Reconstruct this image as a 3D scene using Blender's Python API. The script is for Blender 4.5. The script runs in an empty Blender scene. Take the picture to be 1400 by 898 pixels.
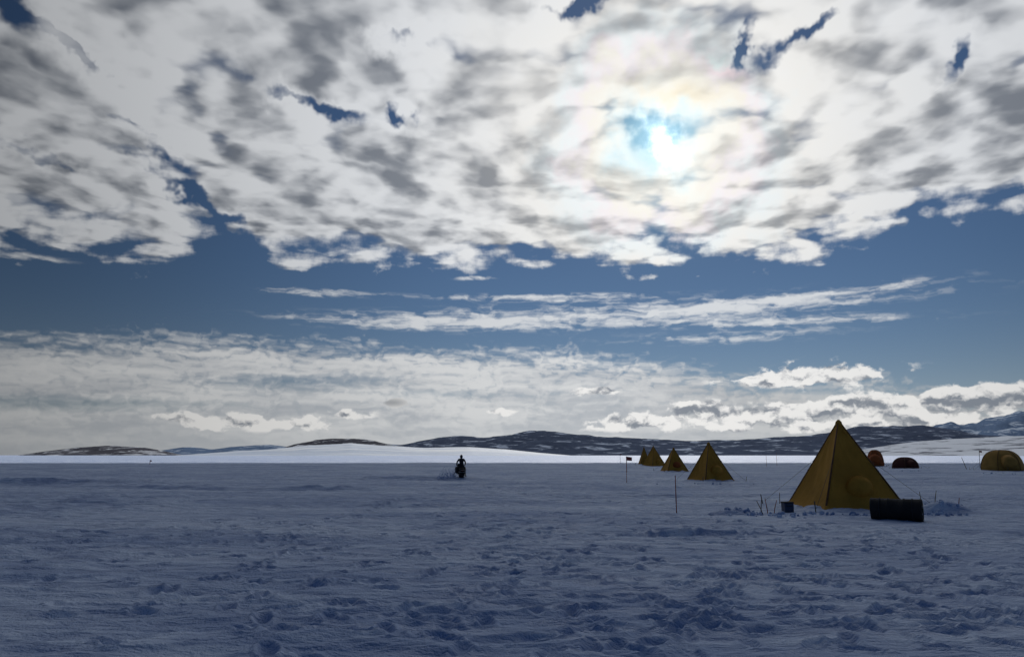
import bpy, bmesh, math, random
import numpy as np
from mathutils import Vector, Matrix, Euler
random.seed(4); rng=np.random.RandomState(7)
sc=bpy.context.scene
F=1011.0; PITCH=math.radians(9.71); CH=1.6
# ---------------------------------------------------------------- camera
cam=bpy.data.cameras.new("camera"); camo=bpy.data.objects.new("camera",cam); sc.collection.objects.link(camo)
cam.sensor_width=36; cam.lens=26.0; cam.clip_end=200000; cam.clip_start=0.1
camo.location=(0,0,CH); camo.rotation_euler=(math.pi/2+PITCH,0,0); sc.camera=camo
sc.view_settings.view_transform='Standard'; sc.view_settings.look='None'; sc.view_settings.exposure=0

def ray(px,py):
    dx=(px-700)/F; dz=(449-py)/F
    v=Vector((dx, math.cos(PITCH)-dz*math.sin(PITCH), math.sin(PITCH)+dz*math.cos(PITCH)))
    return v.normalized()
def AE(px,py):
    v=ray(px,py); return math.degrees(math.atan2(v.x,v.y)), math.degrees(math.asin(v.z))
def gpos(px,py):
    v=ray(px,py); t=-CH/v.z; return Vector((v.x*t,v.y*t,0))
def hgt(px,py,d):
    v=ray(px,py); return CH+d*v.z/math.hypot(v.x,v.y)

# ---------------------------------------------------------------- node helper
class NT:
    def __init__(s,nt): s.nt=nt; s.N=nt.nodes; s.L=nt.links
    def put(s,sock,v):
        if v is None: return
        if isinstance(v,bpy.types.NodeSocket): s.L.new(v,sock)
        else:
            if isinstance(v,tuple) and sock.type=='RGBA' and len(v)==3: v=(*v,1)
            sock.default_value=v
    def m(s,op,a,b=None,c=None,clamp=False):
        n=s.N.new('ShaderNodeMath'); n.operation=op; n.use_clamp=clamp
        for i,v in enumerate((a,b,c)): s.put(n.inputs[i],v)
        return n.outputs[0]
    def vm(s,op,a,b=None,scale=None):
        n=s.N.new('ShaderNodeVectorMath'); n.operation=op
        s.put(n.inputs[0],a); s.put(n.inputs[1],b)
        if scale is not None: s.put(n.inputs['Scale'],scale)
        return n.outputs['Value'] if op in('DOT_PRODUCT','LENGTH','DISTANCE') else n.outputs[0]
    def ss(s,v,a,b,lo=0.,hi=1.,smooth=True):
        n=s.N.new('ShaderNodeMapRange'); n.interpolation_type='SMOOTHSTEP' if smooth else 'LINEAR'
        s.put(n.inputs[0],v); s.put(n.inputs[1],a); s.put(n.inputs[2],b); s.put(n.inputs[3],lo); s.put(n.inputs[4],hi)
        return n.outputs[0]
    def mix(s,f,a,b,mode='MIX'):
        n=s.N.new('ShaderNodeMix'); n.data_type='RGBA'; n.blend_type=mode; n.clamp_factor=True
        s.put(n.inputs[0],f); s.put(n.inputs[6],a); s.put(n.inputs[7],b); return n.outputs[2]
    def comb(s,x,y,z=0.):
        n=s.N.new('ShaderNodeCombineXYZ'); s.put(n.inputs[0],x); s.put(n.inputs[1],y); s.put(n.inputs[2],z); return n.outputs[0]
    def noise(s,v,scale,detail=4,rough=.5,lac=2.0,dist=0.,color=False,dim='3D'):
        n=s.N.new('ShaderNodeTexNoise'); n.noise_dimensions=dim
        s.put(n.inputs['Vector'],v); s.put(n.inputs['Scale'],scale); s.put(n.inputs['Detail'],detail)
        s.put(n.inputs['Roughness'],rough); s.put(n.inputs['Lacunarity'],lac); s.put(n.inputs['Distortion'],dist)
        return n.outputs['Color'] if color else n.outputs[0]
    def n2(s,v,scale,detail=4,rough=.5,color=False): return s.noise(v,scale,detail,rough,color=color,dim='2D')
    def exp(s,v): return s.m('EXPONENT',v)

# ---------------------------------------------------------------- sun
SUN_EL=math.radians(40); sA,sE=AE(905,197); SUN_AZ=math.radians(sA)
sdir=Vector((math.sin(SUN_AZ)*math.cos(SUN_EL),math.cos(SUN_AZ)*math.cos(SUN_EL),math.sin(SUN_EL)))
sl=bpy.data.lights.new("sun",'SUN'); sl.energy=2.2; sl.angle=math.radians(0.53); sl.color=(1,.96,.91)
so=bpy.data.objects.new("sun",sl); sc.collection.objects.link(so); so.location=(0,0,50)
so.rotation_euler=(-sdir).to_track_quat('-Z','Y').to_euler()

# ---------------------------------------------------------------- world
w=bpy.data.worlds.new("World"); sc.world=w; w.use_nodes=True
w.cycles.sampling_method='MANUAL'; w.cycles.sample_map_resolution=512
nt=w.node_tree; nt.nodes.clear(); g=NT(nt)
tc=nt.nodes.new('ShaderNodeTexCoord'); D=tc.outputs['Generated']
sep=nt.nodes.new('ShaderNodeSeparateXYZ'); nt.links.new(D,sep.inputs[0]); X,Y,Z=sep.outputs
DEG=57.29578
A=g.m('MULTIPLY',g.m('ARCTAN2',X,Y),DEG); E=g.m('MULTIPLY',g.m('ARCSINE',Z),DEG)
zc=g.m('ADD',g.m('MAXIMUM',Z,0.0),0.12)
P=g.comb(g.m('DIVIDE',X,zc),g.m('DIVIDE',Y,zc))
AEv=g.comb(A,E)
Sv=ray(905,197)
gd=g.m('MULTIPLY',g.m('ARCCOSINE',g.vm('DOT_PRODUCT',D,tuple(Sv))),DEG)
KD=math.degrees(1/F)*.93
def gauss(px,py,rx,ry,rot=0,src=None):
    a,e=AE(px,py); rx*=KD; ry*=KD
    n=nt.nodes.new('ShaderNodeMapping'); n.vector_type='TEXTURE'
    n.inputs['Location'].default_value=(a,e,0); n.inputs['Rotation'].default_value=(0,0,math.radians(rot)); n.inputs['Scale'].default_value=(rx,ry,1)
    nt.links.new(src or AEv,n.inputs['Vector'])
    return g.m('POWER',.36788,g.vm('DOT_PRODUCT',n.outputs[0],n.outputs[0]))
def addup(lst):
    r=lst[0]
    for x in lst[1:]: r=g.m('ADD',r,x)
    return r
def curve(pts,emax=40.):
    n=nt.nodes.new('ShaderNodeFloatCurve'); c=n.mapping.curves[0]
    q=[]
    for px,py in pts:
        a,e=AE(px,py); q.append(((a+60)/120,e/emax))
    q=[(0,q[0][1])]+q+[(1,q[-1][1])]
    c.points[0].location=q[0]; c.points[1].location=q[-1]
    for p in q[1:-1]: c.points.new(*p)
    n.mapping.update(); nt.links.new(g.ss(A,-60,60,0,1,False),n.inputs['Value'])
    return g.m('MULTIPLY',n.outputs[0],emax)
def bright(c,f): return g.mix(1.0,c,g.comb(f,f,f),'MULTIPLY')
wn=g.vm('SUBTRACT',g.n2(AEv,0.22,4,.6,color=True),(.5,.5,.5))
wn2=g.vm('SUBTRACT',g.n2(AEv,0.8,3,.6,color=True),(.5,.5,.5))
AEw=g.vm('ADD',AEv,g.vm('MULTIPLY',wn,(7.,4.,0.)))
AEs=g.vm('ADD',AEv,g.vm('ADD',g.vm('MULTIPLY',wn,(4.,.7,0.)),g.vm('MULTIPLY',wn2,(1.,.12,0.))))
# clear sky
sky=nt.nodes.new('ShaderNodeTexSky'); sky.sky_type='NISHITA'; sky.sun_disc=False
sky.sun_elevation=SUN_EL; sky.sun_rotation=SUN_AZ; sky.altitude=1500; sky.air_density=1.0; sky.dust_density=0.3; sky.ozone_density=2.5
base=g.mix(1.0,sky.outputs[0],(0.0200,0.0242,0.0278),'MULTIPLY')
base=bright(base,g.m('ADD',g.ss(gd,12,50,1.25,.60),g.ss(gd,55,85,0.,.50)))
near=g.exp(g.m('MULTIPLY',g.m('POWER',g.m('DIVIDE',gd,4.2),2.0),-1))
base=g.mix(near,base,(0.30,0.60,0.78))
fg=g.m('ADD',0.10,g.m('MULTIPLY',0.90,g.exp(g.m('MULTIPLY',g.m('POWER',g.m('DIVIDE',gd,50.),2.0),-1))))
fgB=g.m('MULTIPLY',fg,g.m('ADD',.90,g.m('MULTIPLY',.45,g.exp(g.m('DIVIDE',gd,-12.)))))
hz=g.m('MULTIPLY',g.exp(g.m('DIVIDE',g.m('MAXIMUM',E,0.),-3.0)),.92)
col=g.mix(hz,base,bright((0.62,0.66,0.71),fg))
# --- stratus bank
sn=g.n2(g.vm('MULTIPLY',AEs,(0.10,0.80,0.)),1.0,4,.48)
rip=g.n2(g.vm('MULTIPLY',AEs,(1.0,2.4,0.)),1.0,2,.45)
se=curve([(0,458),(150,462),(300,464),(500,474),(650,480),(800,486),(900,497),(1000,512),(1150,522),(1300,536),(1400,545)])
sd=g.m('SUBTRACT',se,E)
sdn=addup([sd,g.m('MULTIPLY',g.m('SUBTRACT',sn,.5),2.6),g.m('MULTIPLY',g.m('SUBTRACT',rip,.5),2.4)])
sal=g.ss(sdn,-.6,1.5)
holes=addup([gauss(400,522,130,10,2,AEs),gauss(100,548,190,8,0,AEs),gauss(880,492,90,7,5,AEs),gauss(1130,534,140,7,-3,AEs),gauss(60,555,120,8),g.m('MULTIPLY',gauss(620,540,120,6,0,AEs),.6)])
hn=g.m('ADD',g.m('MULTIPLY',holes,.75),g.m('MULTIPLY',g.m('SUBTRACT',.44,rip),1.0))
hn=g.m('MULTIPLY',hn,g.ss(E,.5,5.5,.1,1))
sal=g.m('MULTIPLY',g.m('MULTIPLY',sal,g.m('SUBTRACT',1.,g.m('MAXIMUM',hn,0.),clamp=True)),.95)
stt=g.ss(g.m('ADD',g.m('MULTIPLY',sn,.7),g.m('MULTIPLY',rip,.3)),.30,.66)
strat=bright(g.mix(stt,(0.52,0.55,0.59),(0.79,0.80,0.805)),g.m('MULTIPLY',fg,g.ss(A,4,22,1.,.80)))
strat=g.mix(g.ss(E,3.5,0.,0.,.6),strat,bright((.62,.65,.68),fg))
col=g.mix(sal,col,strat)
# --- cirrus streaks
cn=g.n2(g.vm('MULTIPLY',AEs,(0.30,1.9,0.)),1.0,5,.6)
cm=addup([gauss(860,430,330,17,1),gauss(600,441,170,9,0),gauss(735,407,140,5,0),gauss(1080,440,150,7,-2),gauss(440,400,75,5),gauss(655,380,30,4),gauss(1050,412,160,6,3),g.m('MULTIPLY',gauss(990,462,140,8),.6),g.m('MULTIPLY',gauss(20,350,60,6),.6)])
cd=addup([g.m('MULTIPLY',cm,.62),g.m('MULTIPLY',g.m('SUBTRACT',cn,.5),2.0),g.m('MULTIPLY',g.m('SUBTRACT',rip,.5),.6)])
cal=g.m('MULTIPLY',g.ss(cd,.05,.95),g.ss(cm,.03,.4))
col=g.mix(g.m('MULTIPLY',cal,.88),col,bright((.78,.80,.82),fg))
# --- low cumulus
AEc=g.vm('ADD',AEv,g.vm('MULTIPLY',wn2,(1.0,.6,0.)))
def cumf(v): return g.n2(g.vm('MULTIPLY',v,(.50,.85,0.)),1.0,6,.52)
c0=cumf(AEc); c1=cumf(g.vm('ADD',AEc,(0.08,.40,0.)))
CU=[(885,576,100,12),(955,560,45,12),(1020,568,34,9),(1095,561,55,13),(1128,511,85,16),(1050,520,60,6),(1235,556,120,16),(1345,546,95,18),(280,575,60,11),(390,579,70,9),(470,566,36,7),(685,563,26,5),(820,535,35,6),(535,550,26,7),(1180,582,160,8)]
cums=g.m('MINIMUM',addup([gauss(*q) for q in CU]),1.)
cud=g.m('ADD',g.m('MULTIPLY',cums,.80),g.m('MULTIPLY',g.m('SUBTRACT',c0,.5),2.0))
cua=g.m('MULTIPLY',g.ss(cud,.28,.56),g.ss(cums,.05,.3))
cut=addup([.84,g.m('MULTIPLY',g.m('SUBTRACT',c0,c1),5.5),g.m('MULTIPLY',g.m('SUBTRACT',cud,.5),-.45),g.ss(A,-2,8,.40,0.)])
cut=g.ss(cut,-.1,1.15)
cuc=g.mix(cut,(.26,.29,.34),(1.0,.99,.97))
cuc=g.mix(g.m('MULTIPLY',gauss(535,550,30,8),.8),cuc,(.25,.27,.30))
col=g.mix(g.m('MULTIPLY',cua,.93),col,bright(cuc,fg))
# --- high stratocumulus deck
def field(v):
    wv=g.vm('SUBTRACT',g.n2(v,3.2,4,.6,color=True),(.5,.5,.5))
    vp=g.vm('ADD',v,g.vm('SCALE',wv,scale=.17))
    n=nt.nodes.new('ShaderNodeTexVoronoi'); n.feature='SMOOTH_F1'; n.voronoi_dimensions='2D'
    g.put(n.inputs['Vector'],vp); n.inputs['Scale'].default_value=4.3; n.inputs['Detail'].default_value=2.3; n.inputs['Roughness'].default_value=.50; n.inputs['Smoothness'].default_value=.42
    b=g.m('SUBTRACT',1.0,g.m('MULTIPLY',n.outputs['Distance'],1.12))
    f=g.n2(vp,5.0,6,.50)
    big=g.n2(v,1.25,2,.5)
    return addup([g.m('MULTIPLY',b,.54),g.m('MULTIPLY',f,.25),g.m('MULTIPLY',big,.44)])
sp=(Sv.x/(Sv.z+.12),Sv.y/(Sv.z+.12),0)
Ld=g.vm('NORMALIZE',g.vm('SUBTRACT',sp,P))
H0=field(P); H1=field(g.vm('ADD',P,g.vm('SCALE',Ld,scale=.05)))
de=curve([(0,338),(100,334),(200,350),(300,333),(400,362),(450,350),(520,345),(640,362),(720,352),(820,366),(950,358),(1050,350),(1140,345),(1200,318),(1240,294),(1300,284),(1400,270)])
cov=g.ss(g.m('ADD',g.m('SUBTRACT',E,de),g.m('MULTIPLY',g.vm('DOT_PRODUCT',wn2,(1.,0.,0.)),1.6)),-1.6,2.4,0,1,False)
cov=g.m('POWER',cov,.6)
def gm(k,*a): return g.m('MULTIPLY',gauss(*a),k)
gaps=addup([gm(.9,255,262,110,10,-26,AEw),gm(.9,190,190,60,11,-30,AEw),gm(.8,60,215,90,11,-20,AEw),gauss(425,138,75,12,-12,AEw),gauss(535,55,45,12,0,AEw),
   gm(1.1,20,15,75,28,-20,AEw),gauss(120,80,60,13,-25,AEw),gm(.95,1110,35,60,11,22,AEw),gm(.95,1030,70,26,11,60,AEw),gauss(800,2,60,10,0,AEw),
   gm(.8,1300,80,45,12,60,AEw),gm(.7,1250,130,30,12,20,AEw),gm(.6,1180,300,60,10,0,AEw),gm(.9,550,170,16,24,0,AEw),gm(.9,710,335,16,12,0),
   gm(.75,890,180,34,36,0,AEw)])
gaps=g.m('MINIMUM',gaps,1.15)
dens=addup([H0,-.235,g.m('ADD',g.m('MULTIPLY',cov,.94),-.74),g.m('MULTIPLY',gaps,-.46),g.ss(gd,50,85,0.,-.95)])
al=g.ss(dens,-.10,.22)
th=g.ss(dens,.08,.84)
tt=addup([1.06,g.m('MULTIPLY',th,-.80),g.m('MULTIPLY',g.m('SUBTRACT',H0,H1),3.5)])
tt=g.ss(tt,-.15,1.25)
dk=bright(g.mix(tt,(.185,.21,.255),(.80,.825,.86)),fgB)
gdn=g.m('ADD',gd,g.vm('DOT_PRODUCT',wn,(7.,5.,0.)))
cr=nt.nodes.new('ShaderNodeValToRGB'); nt.links.new(g.m('DIVIDE',gdn,20.),cr.inputs[0])
els=cr.color_ramp.elements; els[0].position=0; els[0].color=(.80,.98,1,1); els[1].position=1; els[1].color=(1,1,1,1)
for p,c in [(.10,(.80,.96,1.0)),(.19,(1,.99,.92)),(.26,(1,.95,.86)),(.32,(1,.93,.93)),(.39,(.95,.985,.975)),(.5,(1,.97,.92)),(.72,(1,.985,.96))]:
    e=els.new(p); e.color=(*c,1)
dk=g.mix(g.m('MULTIPLY',g.exp(g.m('DIVIDE',gd,-8.)),.60),dk,(.95,.93,.89))
dk=g.mix(1.0,dk,cr.outputs[0],'MULTIPLY')
arc=gauss(935,128,55,14,-12,AEw)
dk=g.mix(g.m('MULTIPLY',arc,.5),dk,(1.,.86,.60)); dk=g.mix(g.m('MULTIPLY',gauss(1000,95,32,10,-20,AEw),.45),dk,(.95,.68,.72)); dk=g.mix(g.m('MULTIPLY',gauss(985,80,30,8,-20,AEw),.3),dk,(.55,.85,.80))
dk=g.mix(g.m('MULTIPLY',gauss(882,190,22,42,20,AEw),.6),dk,(.42,.72,.86))
col=g.mix(al,col,dk)
# --- sun seen through thin cloud
core=gauss(908,197,16,29,30,g.vm('ADD',AEv,g.vm('MULTIPLY',wn2,(2.4,2.4,0.))))
halo=g.exp(g.m('DIVIDE',gd,-2.6))
add=g.m('ADD',g.m('MULTIPLY',core,1.3),g.m('MULTIPLY',halo,.17))
col=g.mix(1.0,col,bright((.92,1.0,1.03),add),'ADD')
bg=nt.nodes.new('ShaderNodeBackground'); nt.links.new(col,bg.inputs[0]); bg.inputs[1].default_value=1.0
wo=nt.nodes.new('ShaderNodeOutputWorld'); nt.links.new(bg.outputs[0],wo.inputs[0])

# ---------------------------------------------------------------- materials
def mat(name):
    m=bpy.data.materials.new(name); m.use_nodes=True; t=m.node_tree; t.nodes.clear()
    gg=NT(t); b=t.nodes.new('ShaderNodeBsdfPrincipled'); o=t.nodes.new('ShaderNodeOutputMaterial'); t.links.new(b.outputs[0],o.inputs[0])
    return m,gg,b,o
def bump(gg,b,h,strength=.5,dist=.02,nrm=None):
    n=gg.N.new('ShaderNodeBump'); n.inputs['Strength'].default_value=strength; n.inputs['Distance'].default_value=dist
    gg.put(n.inputs['Height'],h)
    if nrm: gg.put(n.inputs['Normal'],nrm)
    gg.L.new(n.outputs[0],b.inputs['Normal']); return n.outputs[0]
def simple(name,c,rough=.6,var=.25,scale=6,bumps=.0,metal=0):
    m,gg,b,o=mat(name); tcn=gg.N.new('ShaderNodeTexCoord').outputs['Object']
    n=gg.noise(tcn,scale,6,.6)
    lo=tuple(x*(1-var) for x in c); hi=tuple(min(1,x*(1+var)) for x in c)
    gg.put(b.inputs['Base Color'],gg.mix(gg.ss(n,.3,.7),lo,hi)); b.inputs['Roughness'].default_value=rough; b.inputs['Metallic'].default_value=metal
    if bumps: bump(gg,b,gg.noise(tcn,scale*3,4,.6),.6,bumps)
    return m
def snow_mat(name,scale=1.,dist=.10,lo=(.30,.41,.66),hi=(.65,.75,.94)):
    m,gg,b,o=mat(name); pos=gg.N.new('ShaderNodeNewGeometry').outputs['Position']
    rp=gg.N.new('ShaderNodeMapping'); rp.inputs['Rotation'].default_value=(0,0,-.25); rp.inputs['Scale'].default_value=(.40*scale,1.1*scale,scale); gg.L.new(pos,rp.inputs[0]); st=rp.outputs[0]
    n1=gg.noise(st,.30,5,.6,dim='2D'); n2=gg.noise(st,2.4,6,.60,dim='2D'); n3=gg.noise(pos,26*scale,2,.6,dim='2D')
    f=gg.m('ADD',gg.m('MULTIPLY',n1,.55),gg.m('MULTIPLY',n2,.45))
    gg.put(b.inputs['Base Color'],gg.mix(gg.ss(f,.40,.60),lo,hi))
    gg.put(b.inputs['Roughness'],gg.ss(n2,.35,.65,.40,.75)); b.inputs['Specular IOR Level'].default_value=.25
    h=gg.m('ADD',gg.m('MULTIPLY',n2,1.0),gg.m('MULTIPLY',n3,.12))
    bump(gg,b,h,1.,dist/scale if scale<.1 else dist*1.7)
    return m
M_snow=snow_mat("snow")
# ---------------------------------------------------------------- numpy noise
def vn(x,y,seed=0.):
    xi=np.floor(x); yi=np.floor(y); fx=x-xi; fy=y-yi
    fx=fx**3*(fx*(fx*6-15)+10); fy=fy**3*(fy*(fy*6-15)+10)
    def h(i,j):
        v=np.sin(i*127.1+j*311.7+seed*74.7)*43758.5453; return v-np.floor(v)
    a=h(xi,yi);b=h(xi+1,yi);c=h(xi,yi+1);d=h(xi+1,yi+1)
    return (a*(1-fx)+b*fx)*(1-fy)+(c*(1-fx)+d*fx)*fy
def fbm(x,y,o=4,seed=0.,g_=.5):
    s=0;a=1;t=0
    for k in range(o):
        s=s+a*vn(x,y,seed+k*3.1); t+=a; a*=g_; x,y=(x*.8+y*.6)*2.03+11.3,(-x*.6+y*.8)*2.01+7.7
    return s/t
def fbma(x,y,o=4,seed=0.,g_=.5):
    s=0;a=1;t=0
    for k in range(o):
        s=s+a*vn(x,y,seed+k*3.1); t+=a; a*=g_; x=x*2.03+11.3; y=y*2.01+7.7
    return s/t

def sstep(v,a,b):
    t=np.clip((v-a)/(b-a),0,1); return t*t*(3-2*t)
TENTS=[ (1155,694,1143,573,1083,1228,28),(971,658,967,604,942,1002,34),(922,644,923,611,903,942,20),(894,637,894,609,879,910,40),(881,635,881,611,873,891,15)]
tinfo=[]
for (cx,cy,ax,ay,l,r,rot) in TENTS:
    p=gpos(cx,cy); d=math.hypot(p.x,p.y); tinfo.append((p,d,hgt(ax,ay,d),(r-l)/F*p.y*1.0,rot))
drum_p=gpos(1227,712)
FP=[]
def trail(pts,step=.62):
    P_=[gpos(*p) for p in pts]
    for a,b in zip(P_[:-1],P_[1:]):
        L=(b-a).length; n=int(L/step); dr=(b-a).normalized(); sd_=Vector((-dr.y,dr.x,0))
        for k in range(n):
            q=a+dr*(k*step+random.uniform(-.08,.08))+sd_*((.13 if k%2 else -.13)+random.gauss(0,.05)); FP.append((q.x,q.y,math.atan2(dr.x,dr.y)+random.gauss(0,.2),random.uniform(.035,.065)))
def patch(px,py,rx,ry,n):
    c=gpos(px,py)
    for k in range(n): FP.append((c.x+random.gauss(0,rx),c.y+random.gauss(0,ry),random.random()*6.3,random.uniform(.025,.06)))
patch(1010,800,1.3,1.6,120); patch(870,860,.9,.6,40); patch(330,800,1.1,1.8,70); patch(560,850,.9,.9,26); patch(1300,790,1.2,1.6,80); patch(1120,735,1.6,1.5,120); patch(720,760,1.6,1.8,90); patch(640,700,2.5,3.,80); patch(1250,850,.9,.6,34); patch(180,740,2.,2.,80); patch(450,740,2.5,2.5,80); patch(850,720,2.5,2.5,90)
trail([(1120,720),(1040,760),(980,830),(900,897)]); trail([(1050,708),(900,690),(700,675),(640,662)]); trail([(1230,735),(1300,780),(1390,860)]); trail([(350,897),(330,800),(420,720),(560,680)]); trail([(600,897),(690,800),(830,740),(1040,712)])
def ground_z(x,y):
    r=np.hypot(x,y)
    xr=x*.96+y*.28; yr=-x*.28+y*.96
    z=(fbma(xr/9,yr/4,3,1.)-.5)*.22
    ms=sstep(fbm(xr/5,yr/4,3,5.),.40,.60)
    rd=1-np.abs(2*fbma(xr/1.9,yr/.6,4,2.)-1)
    z=z+(rd-.7)*.08*(.3+ms)
    rd2=1-np.abs(2*fbma(xr/.9,yr/.22,3,12.)-1)
    z=z+(rd2-.7)*.034*(.3+sstep(fbm(x/3,y/2,3,15.),.4,.6))
    mf=sstep(fbm(x/4.,y/3.,3,9.),.50,.62)
    z=z+(fbm(x/.42,y/.38,3,3.)-.5)*.07*mf+(fbm(x/.3,y/.2,2,4.)-.5)*.020
    z=z*(1-sstep(r,150,400))
    def drift(px,py,L,Wd,h,rot=0):
        p=gpos(px,py); c=math.cos(rot); s=math.sin(rot)
        u=((x-p.x)*c+(y-p.y)*s)/L; v=((x-p.x)*-s+(y-p.y)*c)/Wd
        q=np.exp(-u*u)*np.where(v<0,np.exp(-(v*2.2)**2),np.exp(-v*v*.5)); return q*h*(.6+.8*fbm(x/.8,y/.5,3,6.))
    z=z+drift(40,662,6.5,1.2,.34)+drift(440,668,3,1.,.22)+drift(250,668,3,.9,.18)+drift(955,735,1.3,.2,.16,.03)+drift(1005,704,.6,.35,.15)+drift(560,690,2,.6,.12)+drift(900,680,2.5,.7,.1)+drift(560,655,5,1.4,.2)+drift(100,690,3.5,.8,.14)
    z=z+drift(1290,702,.7,.5,.32)+drift(1240,690,1.,.5,.18)
    for p,d,h,wd,rot in tinfo:
        rr=np.hypot(x-p.x,y-p.y)/(wd*.5)
        z=z+np.exp(-((rr-.98)/.22)**2)*.17*(fbm(x/.5,y/.5,4,8.)**1.3)*1.3+np.exp(-((rr-1.5)/.5)**2)*.05*(fbm(x/.3,y/.3,3,8.)-.3)
    return z
# ---------------------------------------------------------------- ground sheet
fine=np.radians(np.linspace(-41,41,860)); coarse=np.radians(np.linspace(41,319,72))[1:-1]
ang=np.concatenate([fine,coarse]); nA=len(ang)
rad=np.concatenate([np.geomspace(.4,5.5,22)[:-1],np.geomspace(5.5,60,600)[:-1],np.geomspace(60,400,150)[:-1],np.geomspace(400,90000,50)]); nR=len(rad)
R,T=np.meshgrid(rad,ang,indexing='ij'); gx=R*np.sin(T); gy=R*np.cos(T); gz=ground_z(gx,gy)
for (fx,fy,fa,fd) in FP:
    r0=math.hypot(fx,fy); a0=math.atan2(fx,fy)
    i0,i1=np.searchsorted(rad,[r0-.45,r0+.45]); da=.45/r0; j0,j1=np.searchsorted(fine,[a0-da,a0+da])
    if i1<=i0 or j1<=j0: continue
    sx=gx[i0:i1,j0:j1]-fx; sy=gy[i0:i1,j0:j1]-fy; c_,s_=math.cos(fa),math.sin(fa)
    u=(sx*s_+sy*c_)/.15; v=(sx*c_-sy*s_)/.07; q=u*u+v*v
    gz[i0:i1,j0:j1]+= -fd*np.exp(-q**1.5)+fd*.4*np.exp(-((np.sqrt(q)-1.45)/.35)**2)
co=np.stack([gx,gy,gz],-1).reshape(-1,3); co=np.vstack([co,[[0,0,0]]])
i=np.arange(nR-1)[:,None]*nA; j=np.arange(nA)[None,:]; j2=(j+1)%nA
q=np.stack([i+j,i+nA+j,i+nA+j2,i+j2],-1).reshape(-1,4)[:, ::-1]
me=bpy.data.meshes.new("snow_ground"); nv=len(co); c=nv-1
tri=np.stack([np.full(nA,c),np.arange(nA),(np.arange(nA)+1)%nA],-1)[:, ::-1]
me.vertices.add(nv); me.vertices.foreach_set("co",co.astype(np.float32).ravel())
nl=q.size+tri.size; me.loops.add(nl); me.loops.foreach_set("vertex_index",np.concatenate([q.ravel(),tri.ravel()]).astype(np.int32))
npoly=len(q)+len(tri); me.polygons.add(npoly)
ls=np.concatenate([np.arange(len(q))*4,q.size+np.arange(len(tri))*3]).astype(np.int32); me.polygons.foreach_set("loop_start",ls)
me.polygons.foreach_set("use_smooth",np.ones(npoly,bool)); me.update(calc_edges=True); me.validate()
if me.polygons[0].normal.z<0: me.flip_normals()
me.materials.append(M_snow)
go=bpy.data.objects.new("snow_ground",me); sc.collection.objects.link(go)

# ---------------------------------------------------------------- hills
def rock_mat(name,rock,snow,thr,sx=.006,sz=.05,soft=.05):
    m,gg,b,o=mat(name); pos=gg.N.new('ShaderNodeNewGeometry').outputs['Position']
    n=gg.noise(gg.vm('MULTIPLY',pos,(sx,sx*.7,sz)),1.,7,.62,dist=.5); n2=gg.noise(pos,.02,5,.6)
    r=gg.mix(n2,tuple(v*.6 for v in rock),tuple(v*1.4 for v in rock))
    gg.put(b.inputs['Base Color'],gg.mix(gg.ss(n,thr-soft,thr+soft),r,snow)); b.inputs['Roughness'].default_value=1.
    b.inputs['Specular IOR Level'].default_value=.0
    bump(gg,b,n2,.6,6.)
    return m
M_rock=rock_mat("dark_rock_snow",(.065,.085,.135),(.38,.45,.58),.59)  # bluish-grey base colour stands in for aerial haze
M_rock2=rock_mat("brown_rock_snow",(.075,.077,.095),(.55,.59,.66),.57)
M_far=rock_mat("far_rock_haze_tint",(.11,.165,.27),(.42,.50,.62),.57,.003,.012)  # distance haze painted in as bluer, paler rock and snow colours
M_hs=snow_mat("hill_snow_haze_tint",.004,.05,(.44,.53,.68),(.76,.81,.87))  # bluish tint paints haze over the distant snow
def ridge(name,Dm,pts,front,back,m,rough=.08,seed=1.,n=240,base=-2.,pw=1.0):
    az=[];el=[]
    for px,py in pts:
        a,e=AE(px,py); az.append(math.radians(a)); el.append(math.radians(e))
    aa=np.linspace(az[0],az[-1],n); ee=np.interp(aa,az,el)
    Hh=CH+Dm*np.tan(ee)-base
    nd=34; t=np.linspace(0,1,nd)
    r=np.where(t<.6,Dm-front*(1-t/.6),Dm+back*(t-.6)/.4)
    prof=np.where(t<.6,sstep(t,0,.6)**pw,1-sstep(t,.6,1.0))
    AA,TT=np.meshgrid(aa,r,indexing='ij'); PP=np.meshgrid(aa,prof,indexing='ij')[1]
    x=TT*np.sin(AA); y=TT*np.cos(AA)
    k=Dm*.02
    nz=fbm(x/k,y/k,5,seed)-.5
    z=base+Hh[:,None]*PP*(1+rough*nz*2)+Hh[:,None]*nz*rough*1.2*np.sin(PP*math.pi)
    V=np.stack([x,y,z],-1).reshape(-1,3)
    i=np.arange(n-1)[:,None]*nd; j=np.arange(nd-1)[None,:]
    q=np.stack([i+j,i+nd+j,i+nd+j+1,i+j+1],-1).reshape(-1,4)
    me=bpy.data.meshes.new(name); me.from_pydata(V.tolist(),[],q.tolist()); me.update()
    if me.polygons[len(me.polygons)//2].normal.z<0: me.flip_normals()
    for p in me.polygons: p.use_smooth=True
    me.materials.append(m); o=bpy.data.objects.new(name,me); sc.collection.objects.link(o); return o
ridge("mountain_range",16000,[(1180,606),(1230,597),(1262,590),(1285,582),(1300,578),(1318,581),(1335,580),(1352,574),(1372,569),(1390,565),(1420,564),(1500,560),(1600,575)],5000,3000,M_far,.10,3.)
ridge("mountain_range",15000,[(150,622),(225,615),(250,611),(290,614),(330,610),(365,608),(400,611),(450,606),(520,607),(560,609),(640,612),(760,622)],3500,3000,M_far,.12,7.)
ridge("rocky_hill",7000,[(-60,628),(0,626),(60,617),(110,611),(160,609),(200,612),(232,618),(262,624)],900,900,M_rock2,.08,11.)
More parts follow.
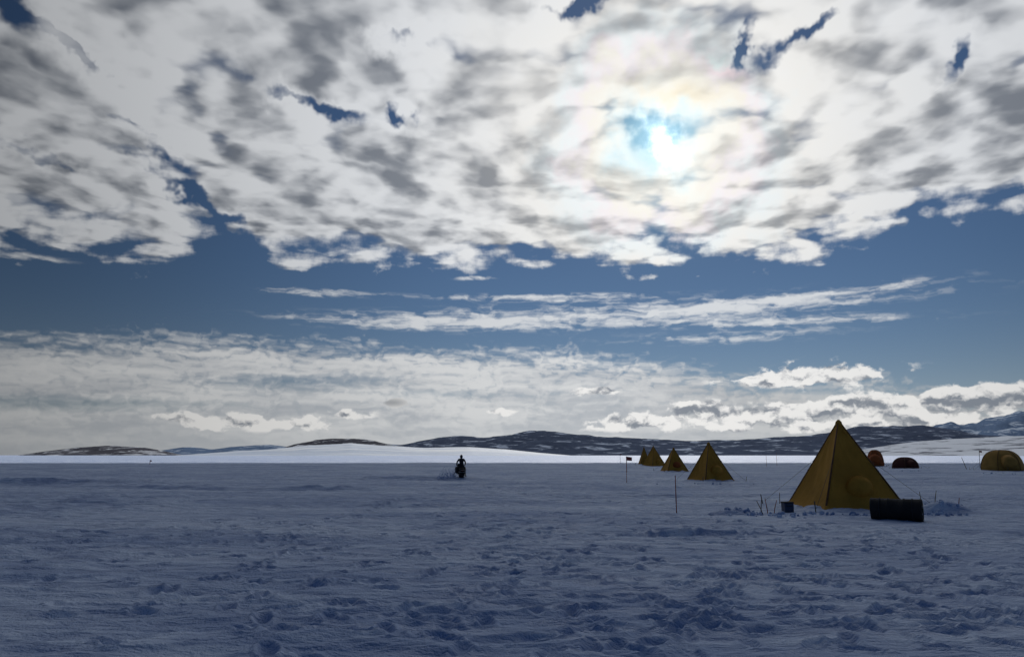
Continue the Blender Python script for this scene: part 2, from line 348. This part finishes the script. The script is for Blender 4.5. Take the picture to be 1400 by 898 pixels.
ridge("rocky_hill",7600,[(370,618),(400,608),(430,601),(470,599),(500,601),(530,607),(600,618)],900,900,M_rock2,.07,13.)
ridge("rocky_hill",8200,[(520,612),(560,606),(600,598),(632,595),(660,598),(700,594),(722,589),(745,588),(775,592),(800,595),(850,598),(900,600),(950,603),(1010,601),(1060,598),(1110,595),(1150,588),(1175,583),(1220,582),(1262,582),(1300,586),(1340,594),(1400,598),(1500,605)],1400,1500,M_rock,.06,17.,n=420)
ridge("rocky_hill",5200,[(650,620),(700,612),(720,603),(760,600),(800,603),(850,606),(900,608),(960,611),(1000,609),(1060,606),(1120,607),(1180,611),(1260,618)],700,900,M_rock,.10,19.,n=300)
ridge("snow_slope",3600,[(180,626),(260,621),(320,617),(370,614),(420,609),(480,606),(520,609),(580,612),(640,611),(690,614),(740,619),(800,624)],1500,1500,M_hs,.03,23.)
ridge("snow_slope",3900,[(1120,624),(1180,614),(1220,608),(1260,603),(1310,600),(1350,598),(1400,596),(1500,592),(1600,600)],1700,1200,rock_mat("snow_slope_stones",(.10,.11,.14),(.50,.55,.63),.42,.01,.06),.05,29.)

# ---------------------------------------------------------------- cloud mesh added out of view to block the sun over the camp
bm=bmesh.new(); bmesh.ops.create_icosphere(bm,subdivisions=6,radius=1)
Hc=1000.; off=Vector((sdir.x,sdir.y,0))*(Hc/sdir.z)
vv=np.array([v.co[:] for v in bm.verts])
nn=fbm(vv[:,0]*3+9,vv[:,1]*3+vv[:,2]*2,5,2.)-.5; n3=1-np.abs(2*fbm(vv[:,0]*5+vv[:,2]*3,vv[:,1]*5,4,5.)-1)
for v,a,b in zip(bm.verts,nn,n3):
    s=1+.16*a; top=v.co.z>0
    v.co=Vector((v.co.x*470*s,v.co.y*255*(1+.05*a),(v.co.z*(95 if top else 22))*(1+.6*a)+b*26*(1 if top else .5)))
me=bpy.data.meshes.new("sun_blocker_cloud"); bm.to_mesh(me); bm.free()
for p in me.polygons: p.use_smooth=True
me.materials.append(simple("sun_blocker_white",(.85,.87,.9),1.,.05,.01))
clo=bpy.data.objects.new("sun_blocker_cloud",me); sc.collection.objects.link(clo); clo.location=off+Vector((0,-85,Hc))

# ---------------------------------------------------------------- mesh builder
class MB:
    def __init__(s): s.v=[];s.f=[];s.m=[]
    def tube(s,pts,rads,n=8,mi=0,cap=True):
        pts=[Vector(p) for p in pts]; b0=len(s.v)
        if not hasattr(rads,'__len__'): rads=[rads]*len(pts)
        for k,p in enumerate(pts):
            d=(pts[min(k+1,len(pts)-1)]-pts[max(k-1,0)]).normalized()
            up=Vector((0,0,1)) if abs(d.z)<.95 else Vector((1,0,0))
            a=d.cross(up).normalized(); b=a.cross(d)
            for i in range(n):
                t=2*math.pi*i/n; s.v.append(p+(a*math.cos(t)+b*math.sin(t))*rads[k])
        for k in range(len(pts)-1):
            for i in range(n):
                j=(i+1)%n; s.f.append((b0+k*n+i,b0+k*n+j,b0+(k+1)*n+j,b0+(k+1)*n+i)); s.m.append(mi)
        if cap:
            s.f.append(tuple(b0+i for i in range(n))[::-1]); s.m.append(mi)
            e=b0+(len(pts)-1)*n; s.f.append(tuple(e+i for i in range(n))); s.m.append(mi)
    def loft(s,rings,mi=0,cap=True,closed=True):
        b0=len(s.v); n=len(rings[0])
        for r in rings: s.v+= [Vector(p) for p in r]
        for k in range(len(rings)-1):
            for i in range(n if closed else n-1):
                j=(i+1)%n; s.f.append((b0+k*n+i,b0+k*n+j,b0+(k+1)*n+j,b0+(k+1)*n+i)); s.m.append(mi)
        if cap:
            s.f.append(tuple(b0+i for i in range(n))[::-1]); s.m.append(mi)
            e=b0+(len(rings)-1)*n; s.f.append(tuple(e+i for i in range(n))); s.m.append(mi)
    def box(s,c,sz,mi=0,rz=0):
        c=Vector(c); M=Matrix.Rotation(rz,3,'Z'); x,y,z=[a/2 for a in sz]
        r=lambda zz,k:[c+M@Vector((sx*x*k,sy*y*k,zz)) for sx,sy in((-1,-1),(1,-1),(1,1),(-1,1))]
        s.loft([r(-z,.94),r(-z+.06*z,1),r(z-.06*z,1),r(z,.94)],mi)
    def obj(s,name,mats,parent=None,smooth=True,loc=None):
        me=bpy.data.meshes.new(name); me.from_pydata([tuple(v) for v in s.v],[],s.f)
        for k,p in enumerate(me.polygons): p.material_index=s.m[k]; p.use_smooth=smooth
        for m in mats: me.materials.append(m)
        bm=bmesh.new(); bm.from_mesh(me); bmesh.ops.recalc_face_normals(bm,faces=bm.faces); bm.to_mesh(me); bm.free(); me.update()
        o=bpy.data.objects.new(name,me); sc.collection.objects.link(o)
        if parent: o.parent=parent
        if loc is not None: o.location=loc
        return o
def empty(name,loc,rz=0,sc_=1):
    e=bpy.data.objects.new(name,None); sc.collection.objects.link(e); e.location=loc; e.rotation_euler=(0,0,rz); e.scale=(sc_,)*3; e.empty_display_size=.3; return e
def gz1(x,y): return float(ground_z(np.array([x],float),np.array([y],float))[0])

def fabric(name,c,tr=.14):
    m,gg,b,o=mat(name); oc=gg.N.new('ShaderNodeTexCoord').outputs['Object']
    n=gg.noise(oc,1.1,6,.6,dist=.3); n2=gg.noise(gg.vm('MULTIPLY',oc,(1.,1.,.3)),4.,5,.6)
    cc=gg.mix(gg.ss(n,.3,.7),tuple(x*.82 for x in c),tuple(min(1,x*1.08) for x in c))
    gg.put(b.inputs['Base Color'],cc); b.inputs['Roughness'].default_value=.8; b.inputs['Specular IOR Level'].default_value=.2
    nr=bump(gg,b,n2,.6,.05)
    t=gg.N.new('ShaderNodeBsdfTranslucent'); gg.put(t.inputs[0],cc); gg.put(t.inputs['Normal'],nr)
    mx=gg.N.new('ShaderNodeMixShader'); mx.inputs[0].default_value=tr
    gg.L.new(b.outputs[0],mx.inputs[1]); gg.L.new(t.outputs[0],mx.inputs[2]); gg.L.new(mx.outputs[0],o.inputs[0]); return m
M_yel=fabric("yellow_canvas",(.60,.30,.045)); M_yel2=fabric("orange_canvas",(.42,.11,.03)); M_seam=simple("canvas_seam",(.17,.08,.03),.8)
M_red=fabric("red_canvas",(.12,.04,.03)); M_pole=simple("bamboo_pole",(.10,.07,.05),.6); M_rope=simple("rope",(.12,.11,.1),.9)
M_blk=simple("black_plastic",(.012,.011,.012),.8,.3,4); M_blue=simple("blue_plastic",(.02,.04,.10),.5); M_flagred=simple("red_paint",(.30,.05,.04),.6)
M_dark=simple("dark_cloth",(.018,.02,.028),.85,.3,14); M_skin=simple("skin",(.45,.28,.2),.6); M_metal=simple("steel",(.25,.25,.26),.35,.2,8,metal=.9)
M_gold=fabric("ochre_canvas",(.50,.28,.07)); M_glass=simple("windshield",(.03,.035,.04),.15)

def pyramid_tent(p,d,h,diag,rot,panel=False):
    z0=gz1(p.x,p.y)-.03
    root=empty("pyramid_tent",(p.x,p.y,z0),math.radians(rot)+math.atan2(p.x,p.y)*-1)
    hw=diag/2/1.32
    NS=14; NL=30
    rings=[]
    for k in range(NL+1):
        t=k/NL; z=h*.965*t
        half=hw*((1-t)*.965+.035)
        if t<.09: half*=1+.10*(1-t/.09)**1.5
        sag=.055*math.sin(math.pi*min(1,t*1.02))*half*1.3+.02*half
        ring=[]
        for side in range(4):
            a=side*math.pi/2
            for i in range(NS):
                u=-1+2*i/NS; s=(1-u*u)*sag
                wr=.016*math.sin(u*9+t*14+side)*math.sin(t*math.pi)*(1-u*u)
                x=half*u; y=-(half-s+wr)
                ca,sa=math.cos(a),math.sin(a); ring.append((x*ca-y*sa,x*sa+y*ca,z))
        rings.append(ring)
    b=MB(); b.loft(rings,0,cap=False); b.f.append(tuple(range(len(b.v)-4*NS,len(b.v)))); b.m.append(0)
    sk=[]
    for f,zz in((1.0,.03),(1.14,.02),(1.22,-.03)): sk.append([(x*f,y*f,z+zz*1.0) for x,y,z in rings[0]])
    b.loft(sk,0,cap=False)
    b.obj("canopy",[M_yel],root)
    b=MB()
    for sx,sy in((-1,-1),(1,-1),(1,1),(-1,1)):
        ap=Vector((sx*.03*hw,sy*.03*hw,h*.965)); ft=Vector((sx*hw*.985,sy*hw*.985,.02))
        dirn=(ap-ft).normalized()
        b.tube([ft,ap+dirn*.10*h/2.6],[.030,.022],8)
    b.obj("poles",[M_seam],root)
    b=MB(); b.tube([(0,0,h*.93),(0,0,h*.975),(0,0,h)],[.115,.09,.03],12); b.tube([(.05,-.10,h*.86),(.08,-.22,h*.855)],[.07,.06],10)
    b.obj("apex_cap",[M_yel],root)
    b=MB(); cz=.62; yy=-(hw*(1-.62/h)*.97)
    b.tube([(0,yy+.10,cz),(0,yy-.02,cz-.02),(0,yy-.12,cz-.04),(0,yy-.2,cz-.12)],[.40,.40,.31,.10],18)
    b.obj("entrance_sleeve",[M_yel2 if panel else M_yel],root)
    b=MB()
    for a in (45,135,225,315):
        r=math.radians(a); c_,s_=math.cos(r),math.sin(r)
        t=.55; sx=c_*hw*1.414*(1-t); sy=s_*hw*1.414*(1-t)
        gx_,gy_=c_*hw*2.0,s_*hw*2.0
        b.tube([(sx,sy,h*t),(gx_,gy_,.12)],.0045,5); b.tube([(gx_*1.01,gy_*1.01,-.1),(gx_*1.04,gy_*1.04,.34)],[.016,.014],6)
    b.obj("guy_lines",[M_rope],root)
    return root
for k,(p,d,h,wd,rot) in enumerate(tinfo): pyramid_tent(p,d,h,wd,rot,panel=(k==2))

def dome_tent(px,pb,l,r,top,m,rot=0,dist=None,ly=.95):
    p=gpos(px,pb)
    if dist: p=p*(dist/math.hypot(p.x,p.y))
    d=math.hypot(p.x,p.y); h=hgt(px,top,d); w2=(r-l)/F*p.y/2
    root=empty("dome_tent",(p.x,p.y,gz1(p.x,p.y)-.04),math.radians(rot)-math.atan2(p.x,p.y))
    rings=[]
    for k in range(13):
        t=k/12*math.pi/2; z=h*math.sin(t)**.9; s=max(.02,math.cos(t)**.72)
        ring=[]
        for i in range(40):
            a=2*math.pi*i/40; hexa=1-.07*abs(math.sin(3*a))*math.cos(t*.6)
            ring.append((w2*s*hexa*math.cos(a),w2*ly*s*hexa*math.sin(a),z))
        rings.append(ring)
    b=MB(); b.loft(rings,0); b.obj("canopy",[m],root)
    b=MB()
    for a in (0,60,120):
        c_,s_=math.cos(math.radians(a)),math.sin(math.radians(a)); pts=[]
        for k in range(-12,13):
            t=(1-abs(k)/12)*math.pi/2; s=max(.02,math.cos(t)**.72)*(1 if k>=0 else -1)
            pts.append((w2*s*c_*1.01,w2*ly*s*s_*1.01,h*math.sin(t)**.9+.015))
        b.tube(pts,.022,6)
    b.obj("poles",[M_seam],root)
    b=MB(); b.tube([(0,-w2*ly*.72,.45*h),(0,-w2*ly*1.08,.36*h),(0,-w2*ly*1.2,.3*h)],[.34*h,.32*h,.27*h],16); b.obj("entrance",[m],root)
    b=MB()
    for a in range(20,380,60):
        c_,s_=math.cos(math.radians(a)),math.sin(math.radians(a)); b.tube([(w2*.8*c_,w2*ly*.8*s_,h*.6),(w2*1.6*c_,w2*ly*1.5*s_,.05)],.008,4); b.tube([(w2*1.6*c_,w2*ly*1.5*s_,-.1),(w2*1.62*c_,w2*ly*1.52*s_,.3)],.015,5)
    b.obj("guy_lines",[M_rope],root)
dome_tent(1371,643,1345,1397,615,M_gold,20)
dome_tent(1238,640,1221,1257,624,M_red,30)
dome_tent(1197,634,1187,1208,615,M_yel2,0,dist=120)

# drum on its side
root=empty("storage_drum",(drum_p.x,drum_p.y,gz1(drum_p.x,drum_p.y)+.235),math.radians(-6)-math.atan2(drum_p.x,drum_p.y))
b=MB(); L=.57; R_=.265
prof=[(-L+.03,.001),(-L+.03,R_*.86),(-L,R_*.90),(-L+.0,R_*1.0),(-L+.03,R_*1.03),(-L+.06,R_),(-.2,R_*.985),(-.19,R_*1.03),(-.16,R_*1.03),(-.15,R_*.985),(.15,R_*.985),(.16,R_*1.03),(.19,R_*1.03),(.2,R_*.985),(L-.06,R_),(L-.03,R_*1.03),(L,R_),(L,R_*.9),(L-.03,R_*.86),(L-.03,.001)]
b.loft([[(x,r*math.cos(2*math.pi*i/36),r*math.sin(2*math.pi*i/36)) for i in range(36)] for x,r in prof],0)
b.obj("shell",[M_blk],root)
b=MB(); b.tube([(L-.03,.1,.08),(L+.01,.1,.08)],.035,10); b.tube([(L-.03,-.12,-.08),(L+.005,-.12,-.08)],.02,10); b.obj("bungs",[M_metal],root)
b=MB()
for sx in(-.36,.36): b.tube([(sx,R_*1.02*math.cos(a),R_*1.02*math.sin(a)) for a in np.linspace(0,2*math.pi,25)],.012,6)
b.obj("straps",[M_dark],root)

# supply box
p=gpos(1077,699); root=empty("supply_box",(p.x,p.y,gz1(p.x,p.y)+.14),.1)
b=MB(); b.box((0,0,0),(.27,.22,.26)); b.obj("body",[M_blue],root,False)
b=MB(); b.box((0,0,.145),(.29,.24,.04)); b.tube([(-.08,-.115,.05),(-.08,-.14,.05),(.08,-.14,.05),(.08,-.115,.05)],.01,6); b.obj("lid",[M_blk],root,False)

# marker poles
def marker(px,py,top,flag=False,lean=0.,m=M_flagred,d=None,r=.014,name="marker_pole"):
    p=gpos(px,py)
    if d: p=p*(d/math.hypot(p.x,p.y))
    dd=math.hypot(p.x,p.y); h=hgt(px,top,dd); e=empty(name,(p.x,p.y,gz1(p.x,p.y)-.05))
    b=MB(); b.tube([(0,0,-.1),(lean*.5,0.01,h*.5),(lean,0,h)],[r*1.1,r,r*.8],7); b.obj("pole",[m],e)
    if flag:
        b=MB(); rr=[]
        for k in range(7):
            u=k/6; y=.03*math.sin(u*6); rr.append([(lean+u*.32,y,h-.02-.04*u),(lean+u*.32,y+.004,h-.24-.02*u)])
        b.loft(rr,0,cap=False,closed=False); b.obj("flag",[M_flagred],e)
marker(925,700,646); marker(857,662,624,True); marker(857,640,625,True,d=70)
marker(1340,640,615,True,.1,M_pole,r=.03); marker(1322,641,624,False,-.5,M_pole,r=.03); marker(1352,637,618,False,-.2,M_pole,r=.02)
marker(848,630,620,True,d=150,r=.03); marker(205,633,628,True,d=150,r=.05); marker(1062,632,618,False,d=120,r=.02); marker(1048,634,622,False,d=110,r=.02)
for x,y,t,l in((1040,700,676,.05),(1051,703,678,-.08),(1057,701,680,.12),(1046,706,684,-.2),(1278,700,676,.1),(1262,697,672,-.06),(1311,700,683,.05),(1066,690,672,.02)):
    marker(x,y,t,False,l,M_flagred if x%2 else M_pole,r=.011,name="ski_pole")
# snow blocks
def blocks(name,spots,n,s0,s1):
    bm=bmesh.new()
    for k in range(n):
        px,py,rx,ry=random.choice(spots); p=gpos(px,py); x=p.x+random.gauss(0,rx); y=p.y+random.gauss(0,ry); s=random.uniform(s0,s1)*random.uniform(.6,1)
        mtx=Matrix.Translation((x,y,gz1(x,y)+s*.15))@Euler((random.random()*6,random.random()*6,random.random()*6)).to_matrix().to_4x4()@Matrix.Diagonal((s,s*random.uniform(.5,1),s*random.uniform(.4,.8),1))
        r=bmesh.ops.create_icosphere(bm,subdivisions=2,radius=1,matrix=mtx)
        for v in r['verts']: v.co+=Vector((random.uniform(-1,1),random.uniform(-1,1),random.uniform(-1,1)))*s*.14
    me=bpy.data.meshes.new(name); bm.to_mesh(me); bm.free(); me.materials.append(M_snow); o=bpy.data.objects.new(name,me); sc.collection.objects.link(o)
blocks("snow_chunks",[(1290,702,.45,.3),(1270,705,.4,.2),(1010,703,.35,.2),(1100,704,.5,.15),(1180,706,.5,.15),(1060,708,.5,.3),(1380,648,1.6,1.2),(1240,645,1.5,.8),(975,663,1.4,.5)],170,.03,.11)

# ---------------------------------------------------------------- snowmobile + rider
SS=.84
p=gpos(630,654.5); sroot=empty("snowmobile",(p.x,p.y,gz1(p.x,p.y)),math.radians(9),SS)
def sec(y,w_,z0,z1,rnd=.3,n=16):
    o=[]
    for i in range(n):
        a=2*math.pi*i/n; c_,s_=math.cos(a),math.sin(a)
        o.append((w_*math.copysign(abs(c_)**rnd,c_),y,(z0+z1)/2+(z1-z0)/2*math.copysign(abs(s_)**rnd,s_)))
    return o
b=MB(); b.loft([sec(-.1,.26,.22,.62,.6),sec(.15,.40,.22,.80,.6),sec(.5,.46,.22,.86,.6),sec(.9,.42,.24,.72,.6),sec(1.25,.28,.28,.52,.7),sec(1.38,.1,.33,.42,.8)]); b.obj("hood",[M_dark],sroot)
b=MB(); b.loft([sec(-1.25,.15,.42,.62,.6),sec(-1.15,.19,.42,.72,.6),sec(-.6,.19,.45,.74,.6),sec(-.1,.16,.45,.70,.6),sec(.2,.12,.5,.72,.6)]); b.obj("seat",[M_blk],sroot)
b=MB(); b.loft([sec(-1.35,.18,.10,.34,.7),sec(-1.2,.19,.02,.42,.7),sec(.1,.19,-.02,.40,.7),sec(.3,.18,.12,.36,.7)])
for k in range(14): b.box((0,-1.2+k*.1,-.01),(.38,.03,.05))
b.obj("track",[M_blk],sroot)
b=MB(); b.loft([sec(-1.45,.2,.38,.42),sec(.1,.26,.38,.42)]); b.box((.28,-.3,.2),(.14,1.0,.03)); b.box((-.28,-.3,.2),(.14,1.0,.03)); b.tube([(-.2,-1.42,.42),(-.2,-1.5,.56),(.2,-1.5,.56),(.2,-1.42,.42)],.015,8); b.obj("tunnel",[M_metal],sroot)
b=MB()
for s_ in(-1,1):
    b.loft([[(s_*.48-.07,y,z),(s_*.48+.07,y,z),(s_*.48+.07,y,z+.025),(s_*.48-.07,y,z+.025)] for y,z in((.35,0),(1.2,0),(1.45,.05),(1.62,.18))])
    b.tube([(s_*.48,.85,.03),(s_*.46,.8,.3),(s_*.3,.75,.42)],.03,8)
b.obj("skis",[M_metal],sroot)
b=MB(); b.loft([[(x,.42-.10*math.cos(x*3)+.12*1,.80) for x in np.linspace(-.3,.3,9)],[(x*.8,.34-.10*math.cos(x*3)+.05,1.05) for x in np.linspace(-.3,.3,9)]],0,cap=False,closed=False); b.obj("windshield",[M_glass],sroot)
b=MB(); b.tube([(-.36,.02,.93),(-.2,.1,.95),(.2,.1,.95),(.36,.02,.93)],.018,8); b.tube([(0,.3,.7),(0,.1,.95)],.025,8); b.obj("handlebars",[M_blk],sroot)
b=MB(); b.loft([sec(-1.255,.09,.50,.56)]+[sec(-1.27,.09,.50,.56)]); b.obj("tail_light",[M_flagred],sroot)
def skin(name,verts,edges,rads,root_i,m,parent,sub=2):
    me=bpy.data.meshes.new(name); me.from_pydata(verts,edges,[]); o=bpy.data.objects.new(name,me); sc.collection.objects.link(o); o.parent=parent
    mod=o.modifiers.new("skin",'SKIN'); mod.use_smooth_shade=True
    for i_,r in enumerate(rads):
        sv_=me.skin_vertices[0].data[i_]; sv_.radius=(r,r) if not isinstance(r,tuple) else r; sv_.use_root=(i_==root_i)
    mod2=o.modifiers.new("sub",'SUBSURF'); mod2.levels=sub; mod2.render_levels=sub
    me.materials.append(m); return o
rr=empty("snowmobile_rider",sroot.location,sroot.rotation_euler.z,SS)
V=[(0,-.45,.84),(0,-.43,1.0),(0,-.37,1.2),(0,-.31,1.37),(0,-.28,1.47)]; Eg=[(0,1),(1,2),(2,3),(3,4)]; Rd=[(.19,.15),(.17,.14),(.20,.15),(.17,.12),.065]
for s_ in(-1,1):
    k=len(V)
    V+=[(s_*.20,-.32,1.38),(s_*.34,-.22,1.17),(s_*.35,.0,.98)]; Eg+=[(3,k),(k,k+1),(k+1,k+2)]; Rd+=[.085,.065,.045]
    k=len(V)
    V+=[(s_*.14,-.42,.82),(s_*.30,-.02,.74),(s_*.31,-.16,.34),(s_*.31,.06,.27)]; Eg+=[(0,k),(k,k+1),(k+1,k+2),(k+2,k+3)]; Rd+=[.125,.085,.065,.05]
skin("body",V,Eg,Rd,0,M_dark,rr)
b=MB(); rs=[]
for k in range(13):
    t=math.pi*k/12; z=1.60-.14*math.cos(t); s_=math.sin(t)**.8
    ring=[]
    for i in range(20):
        a=2*math.pi*i/20; x=.095*s_*math.cos(a); y=-.25+.115*s_*math.sin(a)
        if abs(a-math.pi/2)<.35 and 5<=k<=7: y+=.02
        ring.append((x,y,z))
    rs.append(ring)
b.loft(rs); b.obj("head",[M_skin],rr)
b=MB(); rs=[]
for k in range(13):
    t=math.pi*k/12; z=1.615-.155*math.cos(t); s_=math.sin(t)**.8; rs.append([(.115*s_*math.cos(a),-.275+(.12 if math.sin(a)<0 else .10)*s_*math.sin(a),z) for a in np.linspace(0,2*math.pi,20,endpoint=False)])
b.loft(rs); b.obj("hood",[M_dark],rr)
b=MB(); 
for s_ in(-1,1): b.tube([(s_*.025,-.145,1.61),(s_*.06,-.15,1.61)],[.022,.02],8)
b.obj("goggles",[M_blk],rr)
for s_ in(-1,1):
    V=[(s_*.35,.0,.98),(s_*.345,.03,.96),(s_*.34,.055,.955)]; Eg=[(0,1),(1,2)]; Rd=[.035,.042,.035]
    for q_ in range(4):
        k=len(V); xo=s_*(.30+.024*q_); V+=[(xo,.06,.95),(xo,.085-.004*q_,.925),(xo,.055,.90)]; Eg+=[(2,k),(k,k+1),(k+1,k+2)]; Rd+=[.013,.012,.010]
    k=len(V); V+=[(s_*.30,.02,.935),(s_*.29,.04,.905)]; Eg+=[(1,k),(k,k+1)]; Rd+=[.014,.011]
    skin("glove",V,Eg,Rd,0,M_blk,rr,1)
bm=bmesh.new()
for k in range(420):
    u=random.random(); a=random.gauss(0,.5)
    x=p.x-.35-u*1.0+a*.15; y=p.y-.6-u*.8+a*.6; z=abs(random.gauss(0,.16+.3*u*(1-u)))+.02
    s=random.uniform(.008,.03); bmesh.ops.create_icosphere(bm,subdivisions=1,radius=s,matrix=Matrix.Translation((x,y,gz1(x,y)+z)))
me=bpy.data.meshes.new("snow_spray"); bm.to_mesh(me); bm.free(); me.materials.append(M_snow); o=bpy.data.objects.new("snow_spray",me); sc.collection.objects.link(o)
